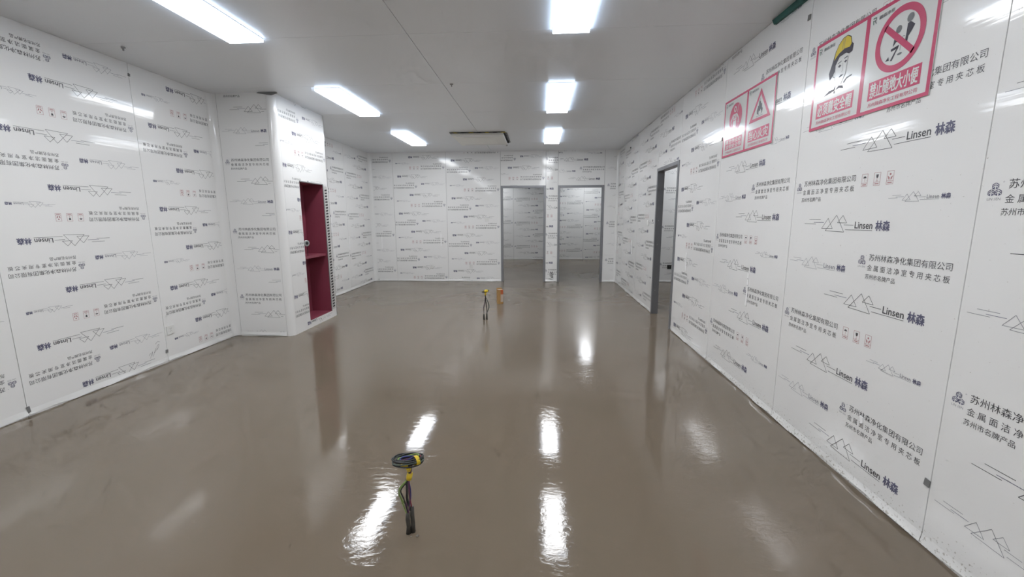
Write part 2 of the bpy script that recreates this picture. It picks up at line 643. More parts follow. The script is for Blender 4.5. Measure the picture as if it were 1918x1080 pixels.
def wall_panel(wall, frame, W, outline=None, z0=0.0, z1=HR, rects=None, pr=None, lod=1, hems=True, m='film'):
    """One sandwich panel of a wall. frame: matrix of its lower left corner; pr: (origin, phase, flip, period) or None."""
    g = GAP / 2
    if outline is None:
        outline = [(g, z0), (W - g, z0), (W - g, z1), (g, z1)]
        rects = [(0, W, z0, z1)]
    o = MB().prism(outline, -TH, 0.0).build('wall_panel', M[m], wall, mw=wall.matrix_world.inverted() @ frame)
    if pr:
        print_marks(o, rects, *pr, lod)
    if hems and z0 < 0.05:
        _hs[0] += 1
        for (a, b, c, d) in rects:
            if c < 0.05:
                hem(o, a + g, b - g, _hs[0], 1.0, m)
    return o


def structure(name, mb, material, label, cat='wall'):
    o = mb.build(name, material)
    return tag(o, label, cat, kind='structure')


# ------------------------------------------------------------------ the setting
XL, XRW, YB = -3.70, 1.68, 9.48
YN = -5.0           # wall behind the photographer
YF2 = 14.60         # far wall of the rooms beyond
XS = 5.2            # outer wall of the side room

structure('floor', MB().box(XL - 0.3, XS + 0.2, YN - 0.2, YF2 + 0.3, -0.12, 0.0), M['cement'],
          'freshly poured wet brown-grey cement floor mirroring the lights', 'floor')

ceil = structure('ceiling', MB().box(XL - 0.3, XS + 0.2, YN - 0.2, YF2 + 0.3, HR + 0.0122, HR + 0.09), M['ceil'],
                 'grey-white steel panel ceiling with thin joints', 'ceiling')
ys = [YN, -3.82, -2.60, -1.38, -0.16, 1.06, 2.28, 3.50, 4.74, 5.97, 7.19, 8.42, YB]
XJ = -1.01
for a, b in zip(ys[:-1], ys[1:]):
    for x0, x1 in ((XL, XJ), (XJ, XRW)):
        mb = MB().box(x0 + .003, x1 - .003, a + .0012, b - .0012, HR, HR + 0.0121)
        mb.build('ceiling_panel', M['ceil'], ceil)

# ---- right wall
D3 = (5.43, 6.39, 2.085)
core = MB()
cx0, cx1 = XRW + TH + .0002, XRW + 0.065
core.box(cx0, cx1, YN, D3[0], 0, HR).box(cx0, cx1, D3[1], YB + .08, 0, HR).box(cx0, cx1, D3[0], D3[1], D3[2], HR)
wr = structure('wall_right', core, M['core'], 'right wall of white film-covered sandwich panels with two red signs')
PR = 0.812


def RW(y):
    return wall_frame(XRW, y, 'right')


wall_panel(wr, RW(1.785), 1.22, pr=(0.0, 0.312, False, PR), lod=2, m='film_splash')
wall_panel(wr, RW(0.565), 1.22, pr=(0.0, 0.60, False, PR), lod=1, m='film_splash')
y = -0.655
while y > YN + 0.05:
    wall_panel(wr, RW(y), min(1.22, y - YN), hems=False)
    y -= 1.22
wall_panel(wr, RW(3.005), 1.22, pr=(0.0, 1.211, False, PR), lod=2, m='film_splash')
wall_panel(wr, RW(4.235), 1.23, pr=(0.0, 0.845, False, PR), lod=2, m='film_splash')
wall_panel(wr, RW(D3[0]), D3[0] - 4.235, pr=(D3[0] - 4.235, 0.669, True, PR), lod=2)
wall_panel(wr, RW(D3[1]), D3[1] - D3[0], z0=D3[2], pr=(-0.15, 2.35, False, PR), lod=1)
wall_panel(wr, RW(7.59), 7.59 - D3[1], pr=(0.0, 1.037, False, PR), lod=1)
wall_panel(wr, RW(8.81), 1.22, pr=(0.0, 1.41, False, PR), lod=1)
wall_panel(wr, RW(YB), YB - 8.81, pr=(-0.55, 1.10, False, PR), lod=1)

# ---- back wall with two doorways
D1 = (-0.825, 0.150, 2.085)
D2 = (0.410, 1.392, 2.085)
core = MB()
cy0, cy1 = YB + TH + .0002, YB + 0.065
core.box(XL - .2, D1[0], cy0, cy1, 0, HR).box(D1[0], D1[1], cy0, cy1, D1[2], HR).box(D1[1], D2[0], cy0, cy1, 0, HR)
core.box(D2[0], D2[1], cy0, cy1, D2[2], HR).box(D2[1], XRW + .0, cy0, cy1, 0, HR)
wb = structure('wall_back', core, M['core'], 'back wall of white film-covered panels with two doorways')
PB = 0.797


def BW(x):
    return wall_frame(x, YB, 'back')


wall_panel(wb, BW(XL), 0.52, pr=(0.52, 1.414, True, PB))
wall_panel(wb, BW(-3.18), 1.17, pr=(1.17, 2.06, True, PB))
wall_panel(wb, BW(-2.01), 1.185, pr=(1.185, 2.382, True, PB))
wall_panel(wb, BW(D1[0]), D1[1] - D1[0], z0=D1[2], pr=(0.975, 2.614, True, PB))
strip = wall_panel(wb, BW(D1[1]), D2[0] - D1[1], pr=(-0.65, 1.86, False, PB))
wall_panel(wb, BW(D2[0]), D2[1] - D2[0], z0=D2[2], pr=(-0.19, 2.457, False, PB))
wall_panel(wb, BW(D2[1]), XRW - D2[1], pr=(0.03, 0.909, False, PB))

# ---- left wall
CY0, CY1, CX = 4.90, 6.05, -2.97
core = MB().box(XL - 0.065, XL - TH - .0002, YN, YB + .08, 0, HR)
wl = structure('wall_left', core, M['core'], 'left wall of white panels whose film print is upside down')
PL = 0.785


def LW(y):
    return wall_frame(XL, y, 'left')


y = 1.51 - 1.207
wall_panel(wl, LW(y), 1.207, pr=(1.207, 0.80, True, PL))
while y > YN + 0.05:
    q = max(YN, y - 1.207)
    wall_panel(wl, LW(q), y - q, hems=False)
    y = q
wall_panel(wl, LW(1.51), 1.207, pr=(1.207, 0.645, True, PL), lod=2)
wall_panel(wl, LW(2.717), 1.206, pr=(1.206, 1.023, True, PL), lod=2)
wall_panel(wl, LW(3.923), CY0 - 3.923, pr=(1.207, 0.487, True, PL), lod=2)
wall_panel(wl, LW(CY0), CY1 - CY0 + 0.0, hems=False)
wall_panel(wl, LW(CY1), 7.02 - CY1, pr=(-0.24, 1.2, False, PL))
wall_panel(wl, LW(7.02), 1.20, pr=(0.0, 1.532, False, PL))
wall_panel(wl, LW(8.22), YB - 8.22, pr=(0.0, 1.101, False, PL))

# ---- boxed-out column on the left with the fire cabinet in it
OY0, OY1, OZ0, OZ1 = 5.31, 5.90, 0.095, 1.87
RC = 0.075
core = MB()
core.box(XL + .001, CX - 0.10, CY0 + TH + .0002, CY0 + 0.05, 0, HR)
core.box(CX - 0.055, CX - TH - .0002, CY0 + 0.10, OY0, 0, HR)
core.box(CX - 0.055, CX - TH - .0002, OY1, CY1 - TH - .0002, 0, HR)
core.box(CX - 0.055, CX - TH - .0002, OY0, OY1, OZ1, HR).box(CX - 0.055, CX - TH - .0002, OY0, OY1, 0, OZ0)
wc = structure('wall_column', core, M['core'], 'white film-covered boxed column jutting from the left wall around a red cabinet', 'column')
xa = -3.63
wall_panel(wc, wall_frame(xa, CY0, 'back'), CX - RC - xa, pr=(0.005, 0.900, False, PL), lod=1)
# side panel with the cabinet opening: outline with a slit
W_ = CY1 - (CY0 + RC)
a0, a1 = OY0 - CY0 - RC, OY1 - CY0 - RC
e = 0.0004
outl = [(.002, 0), (a0, 0), (a0, OZ1), (a1, OZ1), (a1, OZ0), (a0 + e, OZ0), (a0 + e, 0), (W_ - .002, 0), (W_ - .002, HR), (.002, HR)]
wall_panel(wc, wall_frame(CX, CY0 + RC, 'left'), W_, outline=outl,
           rects=[(0, a0, 0, HR), (0, W_, OZ1, HR), (0, W_, 0, OZ0), (a1, W_, 0, HR)], pr=(W_, 2.579, True, PL), lod=2, hems=False)
# rounded outer corner
mb = MB()
n = 10
v, f = [], []
for i in range(n + 1):
    a = -math.pi / 2 + math.pi / 2 * i / n
    for zz in (0.0, HR):
        v.append((CX - RC + RC * math.cos(a), CY0 + RC + RC * math.sin(a), zz))
for i in range(n):
    f.append((2 * i, 2 * i + 2, 2 * i + 3, 2 * i + 1))
mb.add(v, f).build('rounded_corner', M['film'], wc, smooth=True)
MB().box(XL + .001, CX - 0.0, CY1 - TH, CY1, 0, HR).build('rear_panel', M['film'], wc)


def cove(name, x, y, sx, sy, label, r=0.07, z1=HR):
    v, f = [], []
    n = 8
    for i in range(n + 1):
        a = math.pi / 2 * i / n
        px, py = x + sx * (r - r * math.sin(a)), y + sy * (r - r * math.cos(a))
        v += [(px, py, 0.004), (px, py, z1)]
    for i in range(n):
        f.append((2 * i, 2 * i + 2, 2 * i + 3, 2 * i + 1))
    o = MB().add(v, f).build(name, M['film'], smooth=True)
    return tag(o, label, 'trim', kind='structure')


cove('trim_1', XL + .001, CY0 - .001, 1, -1, 'white rounded cove between left wall and column')
cove('trim_2', XL + .001, YB - .001, 1, -1, 'white rounded cove in the far left corner of the room')
cove('trim_3', XRW - .001, YB - .001, -1, -1, 'white rounded cove in the far right corner of the room', 0.05)

# ---- rooms beyond the doorways
core = MB().box(XL - .2, 2.9, YF2 + TH + .0002, YF2 + .065, 0, HR)
wf = structure('wall_far', core, M['core'], 'far wall of the rooms seen through the two doorways')


def FW(x):
    return wall_frame(x, YF2, 'back')


PF = 0.785
wall_panel(wf, FW(XL), -2.05 - XL)
wall_panel(wf, FW(-2.05), 1.21, pr=(1.21, 2.383, True, PF))
wall_panel(wf, FW(-0.84), 1.13, pr=(0.0, 1.64, False, PF))
wall_panel(wf, FW(0.29), 1.20, pr=(1.20, 2.237, True, PF))
wall_panel(wf, FW(1.49), 1.16, pr=(1.16, 2.187, True, PF))
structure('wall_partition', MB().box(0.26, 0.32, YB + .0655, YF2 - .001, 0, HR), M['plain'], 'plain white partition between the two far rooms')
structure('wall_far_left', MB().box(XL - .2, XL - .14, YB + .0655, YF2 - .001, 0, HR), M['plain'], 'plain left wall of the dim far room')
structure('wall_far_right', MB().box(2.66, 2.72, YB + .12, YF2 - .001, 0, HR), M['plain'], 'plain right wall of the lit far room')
core = MB().box(XRW + .0655, XS, YB + TH + .0202, YB + .085, 0, HR)
ws = structure('wall_side_room', core, M['core'], 'end wall of the side room seen through the right doorway')
SW = lambda x: wall_frame(x, YB + .02, 'back')
wall_panel(ws, SW(XRW + .066), 2.60 - XRW - .066, pr=(0.35, 1.3, False, PB))
wall_panel(ws, SW(2.60), 1.2, pr=(0.0, 0.814, False, PB))
wall_panel(ws, SW(3.80), XS - 3.8)
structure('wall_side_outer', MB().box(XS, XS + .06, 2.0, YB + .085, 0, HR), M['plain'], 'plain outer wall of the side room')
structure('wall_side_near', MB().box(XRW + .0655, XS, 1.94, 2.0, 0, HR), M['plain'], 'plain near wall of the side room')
core = MB().box(XL - .07, XRW + .07, YN - .065, YN - TH - .0002, 0, HR)
wn = structure('wall_behind', core, M['core'], 'white panel wall behind the photographer')
x = XRW
for i in range(5):
    wd = 1.076
    wall_panel(wn, wall_frame(x, YN, 'front'), wd, hems=False)
    x -= wd


# ---- doorway frames
def door_frame(name, fr, wdt, top, depth, label):
    """fr: matrix, local x across the opening, y up, z out of the wall."""
    d = empty(name, fr, label, 'doorway', kind='structure')
    fw, z0, z1 = 0.048, -depth, 0.012
    for s in (0, 1):
        x0 = 0.0 if s == 0 else wdt - fw
        j = MB().box(x0 + .001, x0 + fw - .001, 0.0, top - .001, z0, z1, bev=0.003).build('jamb', M['alu'], d)
        mb = MB()
        for zz in (0.35, 1.02, 1.36, 1.80):
            xx = x0 + fw - .001 if s == 0 else x0 + .001
            mb.tube([(xx - .001, zz, -0.03), (xx + (.003 if s == 0 else -.003), zz, -0.03)], 0.006, 8)
        mb.build('screw', M['nickel'], j)
    MB().box(fw, wdt - fw, top - fw, top - .001, z0, z1, bev=0.003).build('head', M['alu'], d)
    return d


door_frame('door_1', BW(D1[0]), D1[1] - D1[0], D1[2], 0.085, 'grey aluminium frame of the left doorway in the back wall')
door_frame('door_2', BW(D2[0]), D2[1] - D2[0], D2[2], 0.085, 'grey aluminium frame of the right doorway in the back wall')
door_frame('door_3', RW(D3[1]), D3[1] - D3[0], D3[2], 0.085, 'grey aluminium frame of the doorway in the right wall')


# ------------------------------------------------------------------ ceiling lights
def make_light():
    o = bpy.data.objects.new('ceiling_light', None)
    COL.objects.link(o)
    W2, L2 = 0.133, 0.60
    MB().box(-W2 - .004, W2 + .004, -L2 - .004, L2 + .004, -0.006, -0.0005, bev=.001).build('housing', M['frame'], o)
    MB().box(-W2, W2, -L2, L2, -0.028, -0.0062).build('diffuser', M['diff'], o)
    e_, a_ = 0.003, 0.0003
    mb = MB().box(-W2 - e_, -W2 - a_, -L2 - e_, L2 + e_, -0.028, -0.0062).box(W2 + a_, W2 + e_, -L2 - e_, L2 + e_, -0.028, -0.0062)
    mb.box(-W2 - a_, W2 + a_, -L2 - e_, -L2 - a_, -0.028, -0.0062).box(-W2 - a_, W2 + a_, L2 + a_, L2 + e_, -0.028, -0.0062)
    mb.build('glowing_rim', M['rim'], o)
    return o


proto = make_light()
spots = [(-2.29, 2.90, 'long white LED ceiling light at the upper left, nearest of the left row'),
         (-2.29, 5.40, 'white LED ceiling light in front of the boxed column'),
         (-2.29, 7.84, 'small far LED ceiling light left of the air conditioner'),
         (0.232, 2.90, 'bright LED ceiling light at the top centre, nearest of the right row'),
         (0.232, 5.40, 'middle LED ceiling light of the right row'),
         (0.232, 7.84, 'farthest LED ceiling light of the right row, above the doorways'),
         (-2.29, 0.44, 'LED ceiling light of the left row above the photographer'),
         (0.232, 0.44, 'LED ceiling light of the right row above the photographer'),
         (-2.29, -2.02, 'LED ceiling light of the left row behind the photographer'),
         (0.232, -2.02, 'LED ceiling light of the right row behind the photographer'),
         (1.53, 13.45, 'LED ceiling light in the room beyond the right doorway'),
         (3.60, 6.20, 'LED ceiling light in the side room, nearer one'),  # this pair is added out of view to brighten the side room
         (3.20, 8.40, 'LED ceiling light in the side room, by its end wall'),
         (-1.60, 11.10, 'LED ceiling light in the room beyond the left doorway, nearer one'),  # last pair: added fill, hidden from view, lifts the room behind the left doorway
         (-1.60, 13.60, 'LED ceiling light in the room beyond the left doorway, farther one')]
for i, (x, y, lab) in enumerate(spots):
    if i == 0:
        o = proto
    else:
        o = proto.copy()
        COL.objects.link(o)
        for ch in proto.children:
            c = ch.copy()
            COL.objects.link(c)
            c.parent = o
    room = i >= 10
    o.location = (x, y, HR + (0.0122 if room else 0.0))
    tag(o, lab, 'ceiling light', 'LED panel lights')

# ------------------------------------------------------------------ ceiling air conditioner cassette
ac = empty('air_conditioner', T(-1.02, 7.88, HR), 'white ceiling air conditioner cassette edged with black and yellow tape', 'air conditioner')
MB().box(-0.46, 0.46, -0.54, 0.54, -0.008, -0.0005).build('gap_rim', M['dark'], ac)
pnl = MB().box(-0.44, 0.43, -0.50, 0.52, -0.045, -0.009, bev=.008).build('face_panel', M['ac'], ac)
MB().box(-0.27, 0.27, -0.30, 0.32, -0.049, -0.0452, bev=.002).build('intake_grille', M['ac'], pnl)
for (a, b, c, d) in ((-0.36, 0.36, -0.45, -0.41), (-0.36, 0.36, 0.43, 0.47)):
    MB().box(a, b, c, d, -0.0475, -0.0452).build('louvre', M['frame'], pnl)
N_ = 14
for i in range(N_):
    a = -0.46 + 0.92 * i / N_
    MB().prism([(a, -0.555), (a + .06, -0.555), (a + .075, -0.525), (a + .015, -0.525)], -0.012, -0.0085).build(
        'hazard_tape', M['ytape'] if i % 4 in (1,) else M['black'] if i % 2 else M['grey'], ac)
for i in range(13):
    a = -0.50 + 0.075 * i
    MB().prism([(0.445, a), (0.490, a + .010), (0.490, a + .034), (0.445, a + .024)], -0.014, -0.009).build('edge_tooth', M['black'], ac)

# ------------------------------------------------------------------ fire cabinet inside the column
dep = 0.27
fc = empty('fire_cabinet', T(CX, OY0, OZ0), 'open dark red steel fire cabinet with a shelf, set in the column', 'cabinet')
wy, hz = OY1 - OY0, OZ1 - OZ0
x0, x1 = -TH - dep, -0.002
MB().box(x0 - .002, x0, 0.001, wy - .001, 0.001, hz - .001).build('back_panel', M['red'], fc)
MB().box(x0, x1, 0.0005, 0.003, 0.001, hz - .001).build('side_panel', M['red'], fc)
MB().box(x0, x1, wy - .003, wy - .0005, 0.001, hz - .001).build('side_panel', M['red'], fc)
MB().box(x0, x1, 0.003, wy - .003, 0.001, 0.005).build('bottom_panel', M['red'], fc)
MB().box(x0, x1, 0.003, wy - .003, hz - .005, hz - .001).build('top_panel', M['red'], fc)
sh = MB().box(x0 + .001, -0.03, 0.0035, wy - .0035, 0.815, 0.832).build('shelf', M['red'], fc)
MB().box(-0.0298, -0.027, 0.0035, wy - .0035, 0.800, 0.834).build('shelf_lip', M['red'], sh)
MB().box(-0.0018, 0.004, 0.0, wy + .006, hz - .006, hz + .006).build('top_rim', M['grey'], fc)
MB().box(-0.0018, 0.004, wy - .006, wy + .006, 0.0, hz - .0062).build('side_rim', M['grey'], fc)
# slotted strip beside the opening
st = MB().box(0.0005, 0.004, wy + .014, wy + .104, 0.02, hz - .02).build('slotted_strip', M['steel'], fc)
zz = 0.05
slot = None
while zz < hz - .06:
    if slot is None:
        slot = MB().prism([(wy + .034, 0), (wy + .090, .006), (wy + .090, .024), (wy + .034, .018)], 0.0041, 0.0075).build('slot', M['black'], st)
        slot.matrix_local = Matrix(((0, 0, 1, 0), (1, 0, 0, 0), (0, 1, 0, zz), (0, 0, 0, 1)))
    else:
        c = slot.copy()
        COL.objects.link(c)
        c.parent = st
        c.matrix_local = Matrix(((0, 0, 1, 0), (1, 0, 0, 0), (0, 1, 0, zz), (0, 0, 0, 1)))
    zz += 0.040
# hydrant coupling near the left edge
cp = MB().tube([(-0.13, 0.10, 1.005), (-0.06, 0.075, 1.005), (-0.02, 0.055, 1.005)], [.022, .024, .026], 16)
cp.tube([(-0.02, 0.055, 1.005), (0.006, 0.042, 1.005), (0.012, 0.039, 1.005), (0.016, 0.037, 1.005)], [.034, .040, .040, .034], 20)
cp.tube([(-0.12, 0.004, 1.005), (-0.12, 0.10, 1.005)], 0.018, 12)
cp = cp.build('hose_coupling', M['nickel'], fc, smooth=False)
MB().tube([(0.0162, 0.0369, 1.005), (0.0185, 0.0358, 1.005)], 0.019, 16).build('coupling_bore', M['black'], cp)
MB().tube([(-0.02, 0.10, 1.0), (-0.02, 0.10, 0.836)], 0.0035, 8).build('pull_rod', M['wblack'], fc)


# ------------------------------------------------------------------ safety signs on the right wall
def sign(name, y_left, z0, wdt, hgt, label):
    s = empty(name, RW(y_left) @ T(0, z0, 0.0), label, 'sign')
    MB().box(0, wdt, 0, hgt, 0.0012, 0.006, bev=.001).build('board', M['sign'], s)
    bw = 0.017
    mb = MB().box(0, wdt, 0, bw, .0061, .0068).box(0, wdt, hgt - bw, hgt, .0061, .0068)
    mb.box(0, bw, bw, hgt - bw, .0061, .0068).box(wdt - bw, wdt, bw, hgt - bw, .0061, .0068)
    mb.box(wdt / 2 - .013, wdt / 2 + .013, bw, hgt - bw, .0061, .0068)
    mb.build('border', M['pink'], s)
    return s


SI = [M['pink'], M['sign'], M['signblack'], M['signgrey'], M['signgreen'], M['yellow']]


def sign_common(s, cx, w, h, caption, lines=1):
    """emblem, caption plate and company line of one cell; cx = left edge of the cell."""
    L = lambda q: cx + q * w
    e_ = Ink()
    u, v = L(0.10), h * 0.905
    e_.line((u - .012, v + .014), (u + .008, v + .014), .005, 4)
    e_.line((u + .008, v + .014), (u + .010, v + .003), .005, 3)
    e_.line((u - .006, v + .001), (u + .010, v + .001), .005, 3)
    e_.line((u - .010, v + .006), (u - .006, v - .015), .005, 4)
    e_.line((u + .002, v), (u + .012, v - .016), .005, 3)
    e_.text('融森净化', L(0.17), L(0.40), v + .003, .018, 3, 0.0, 1, bold=0.02)
    e_.build('emblem', SI, s, 0.0069)
    c0, c1 = L(0.13), L(0.87)
    cp = MB().box(c0, c1, h * .125, h * .305, .0061, .0067).build('caption_plate', M['pink'], s)
    t = Ink()
    if lines == 1:
        n_ = len(caption)
        t.text(caption, c0 + .012, c1 - .012, h * .215, min(.070, h * .15), 1, 0.0, 2, bold=0.022)
    else:
        t.text(caption[:5], c0 + .012, c1 - .012, h * .258, h * .072, 1, 0.0, 2, bold=0.022)
        t.text(caption[5:], c0 + .012, c1 - .012, h * .172, h * .072, 1, 0.0, 2, bold=0.022)
    t.build('caption_text', SI, cp, 0.0068)
    k = Ink().text('苏州融森净化工程有限公司', L(0.15), L(0.85), h * .078, .020, 0, 0.0, 1)
    k.build('company_text', SI, s, 0.0069)


# large sign: helmet / prohibition
S2W, S2H = 0.832, 0.492
s2 = sign('safety_sign', 2.905, 1.932, S2W, S2H, 'larger red and white double sign with yellow-helmeted head and crossed ring, nearer the camera')
cw = S2W / 2
sign_common(s2, 0.0, cw, S2H, '必须戴安全帽')
sign_common(s2, cw, cw, S2H, '禁止随地大小便')
g = Ink()
Q = lambda x, y: (x * cw, y * S2H)       # helmeted head, normalised to the left cell
g.poly([Q(.36, .52), Q(.33, .60), Q(.38, .70), Q(.43, .82), Q(.52, .88), Q(.66, .88), Q(.77, .80), Q(.76, .73), Q(.70, .72), Q(.64, .745),
        Q(.52, .735), Q(.47, .68), Q(.455, .60), Q(.41, .555)], 2)           # hair and brim
g.build('head_outline', SI, s2, 0.0069)
g = Ink()
g.poly([Q(.41, .72), Q(.43, .80), Q(.48, .87), Q(.56, .92), Q(.64, .925), Q(.71, .89), Q(.73, .82), Q(.70, .79), Q(.60, .80), Q(.50, .775)], 5)
hm = g.build('yellow_helmet', SI, s2, 0.0071)
g = Ink()
g.line(Q(.56, .80), Q(.57, .915), .003, 3).line(Q(.59, .80), Q(.60, .92), .003, 3)
g.path([Q(.41, .72), Q(.43, .80), Q(.48, .87), Q(.56, .92), Q(.64, .925), Q(.71, .89), Q(.73, .82)], .0035, 2)
g.build('helmet_ridge', SI, hm, 0.0073)
g = Ink()
g.poly([Q(.455, .66), Q(.47, .50), Q(.52, .43), Q(.60, .43), Q(.67, .52), Q(.69, .70), Q(.62, .73), Q(.52, .72)], 1)
fc_ = g.build('face', SI, s2, 0.0070)
g = Ink()
g.line(Q(.50, .665), Q(.57, .68), .005, 2).line(Q(.62, .69), Q(.68, .70), .006, 2)
g.poly([Q(.505, .63), Q(.54, .65), Q(.575, .63), Q(.54, .615)], 2).poly([Q(.62, .655), Q(.65, .67), Q(.68, .655), Q(.65, .64)], 2)
g.path([Q(.60, .65), Q(.615, .57), Q(.59, .56)], .002, 3)
g.poly([Q(.54, .51), Q(.58, .53), Q(.64, .525), Q(.60, .51), Q(.58, .505)], 2)
g.path([Q(.69, .70), Q(.67, .52), Q(.60, .43), Q(.52, .43), Q(.47, .50), Q(.455, .62)], .0022, 3)
g.path([Q(.44, .62), Q(.41, .59), Q(.43, .54), Q(.46, .53)], .003, 2)
g.build('face_lines', SI, fc_, 0.0072)
g = Ink()
g.poly([Q(.26, .36), Q(.38, .405), Q(.46, .40), Q(.50, .44), Q(.49, .385), Q(.42, .375)], 2)
g.poly([Q(.50, .385), Q(.56, .42), Q(.64, .405), Q(.66, .37), Q(.58, .39)], 2)
g.poly([Q(.64, .44), Q(.70, .475), Q(.80, .485), Q(.80, .47), Q(.71, .46), Q(.66, .42)], 3)
g.disc(Q(.485, .365), .007, 3, 10)
g.build('collar', SI, s2, 0.0069)
# prohibition ring with two figures
R_ = lambda x, y: (cw + x * cw, y * S2H)
g = Ink()
c_ = R_(.51, .615)
rr = 0.115
q2 = lambda x, y: (c_[0] + x * rr, c_[1] + y * rr)
g.disc(q2(-.06, .36), .017, 3, 16)                                                   # squatting figure
g.poly([q2(-.22, .10), q2(-.10, .18), q2(.02, .02), q2(.02, -.12), q2(-.14, -.10)], 2)
g.poly([q2(-.28, -.24), q2(-.12, -.10), q2(-.14, .0), q2(-.24, .06)], 2)
g.poly([q2(-.36, -.30), q2(.06, -.26), q2(-.24, -.78), q2(-.34, -.76), q2(-.08, -.38), q2(-.34, -.40)], 2)
g.poly([q2(-.60, -.70), q2(-.44, -.56), q2(-.40, -.72)], 2)
g.disc(q2(.46, .60), .019, 3, 16)                                                    # standing figure
g.poly([q2(.36, .42), q2(.50, .44), q2(.72, .26), q2(.60, .08), q2(.46, -.08), q2(.42, -.40), q2(.30, -.36), q2(.34, 0)], 2)
g.path([q2(.30, -.02), q2(.20, .02), q2(.14, -.12), q2(.12, -.50)], .0025, 3)
g.disc(q2(.12, -.62), .014, 3, 16, .005)
g.build('figures', SI, s2, 0.0069)
g = Ink().ring(c_, rr * .98, rr * 1.24, 0, 56)
g.line(q2(-.78, .68), q2(.78, -.72), .026, 0)
g.build('prohibition_ring', SI, s2, 0.0071)

# smaller sign: harness / flame
S1W, S1H = 0.858, 0.482
s1 = sign('safety_sign', 4.200, 1.940, S1W, S1H, 'red and white double sign with harness figure and flame triangle, nearer the doorway')
cw1 = S1W / 2
sign_common(s1, 0.0, cw1, S1H, '高空作业必须带安全带', 2)
sign_common(s1, cw1, cw1, S1H, '当心火灾')
A = lambda x, y: (x * cw1, y * S1H)
g = Ink().disc(A(.53, .645), .118, 0, 40)
dsc = g.build('mandatory_disc', SI, s1, 0.0069)
g = Ink().ring(A(.50, .79), .014, .024, 1, 20)
g.poly([A(.42, .71), A(.58, .71), A(.57, .60), A(.43, .60)], 1)
g.line(A(.42, .70), A(.34, .60), .014, 1).line(A(.34, .60), A(.36, .53), .012, 1)
g.line(A(.58, .70), A(.66, .62), .014, 1).line(A(.66, .62), A(.66, .54), .012, 1)
g.poly([A(.43, .595), A(.57, .595), A(.56, .46), A(.51, .46), A(.50, .55), A(.49, .46), A(.44, .46)], 1)
g.line(A(.62, .80), A(.68, .865), .006, 1).line(A(.60, .72), A(.63, .82), .006, 1)
fg = g.build('harness_figure', SI, dsc, 0.0071)
g = Ink().line(A(.44, .69), A(.53, .63), .006, 0).line(A(.56, .69), A(.47, .63), .006, 0).line(A(.43, .60), A(.57, .60), .005, 0)
g.build('harness_straps', SI, fg, 0.0073)
B = lambda x, y: (cw1 + x * cw1, y * S1H)
g = Ink()
p0, p1, p2 = np.array(B(.50, .90)), np.array(B(.12, .42)), np.array(B(.88, .42))
cen = (p0 + p1 + p2) / 3
for a, b in ((p0, p1), (p1, p2), (p2, p0)):
    ai, bi = cen + (a - cen) * .72, cen + (b - cen) * .72
    g.poly([a, b, bi, ai], 0)
g.build('warning_triangle', SI, s1, 0.0069)
g = Ink()
g.poly([B(.47, .50), B(.40, .53), B(.395, .58), B(.42, .62), B(.425, .65), B(.45, .64), B(.455, .70), B(.49, .755), B(.49, .71), B(.52, .69),
        B(.53, .66), B(.56, .665), B(.57, .60), B(.60, .58), B(.585, .53), B(.54, .50), B(.56, .545), B(.52, .585), B(.51, .545), B(.475, .57), B(.455, .54)], 2)
g.line(B(.38, .485), B(.62, .485), .004, 3)
g.build('flame', SI, s1, 0.0069)


# ------------------------------------------------------------------ small fittings on the walls
def socket(name, fr, label, cat, kind='socket', m='white'):
    o = empty(name, fr, label, cat)
    p = MB().box(-0.043, 0.043, -0.043, 0.043, 0.0, 0.009, bev=.003).build('face_plate', M[m], o)
    if kind == 'socket':
        mb = MB()
        for (a, b, ww, hh) in ((-.008, .016, .003, .009), (.008, .016, .003, .009), (-.010, -.014, .003, .008), (.010, -.014, .003, .008), (0, -.002, .003, .008)):
            mb.box(a - ww / 2, a + ww / 2, b - hh / 2, b + hh / 2, .0091, .0096)
        mb.build('pin_holes', M['grey'], p)
    else:
        MB().box(-0.018, 0.018, -0.030, 0.030, 0.0091, 0.0125, bev=.0015).build('rocker', M['white'], p)
    return o


socket('wall_socket', LW(3.985) @ T(0, .315, .001), 'white socket low on the left wall beside a panel joint', 'socket')
socket('wall_socket', LW(7.72) @ T(0, .345, .001), 'white socket on the left wall just behind the column', 'socket')
socket('wall_socket', BW(-2.39) @ T(0, .335, .001), 'white socket low on the back wall, second panel from the left', 'socket')
socket('wall_socket', BW(-1.50) @ T(0, .340, .001), 'white socket low on the back wall left of the doorway', 'socket')
socket('light_switch', BW(-1.13) @ T(0, 1.36, .001), 'white light switch on the back wall left of the doorway', 'switch', 'switch')
socket('light_switch', RW(6.80) @ T(0, 1.32, .001), 'white light switch on the right wall beyond its doorway', 'switch', 'switch')
socket('wall_socket', SW(2.84) @ T(0, .335, .001), 'dark socket box on the side room wall seen through the right doorway', 'socket', 'socket', 'dark')

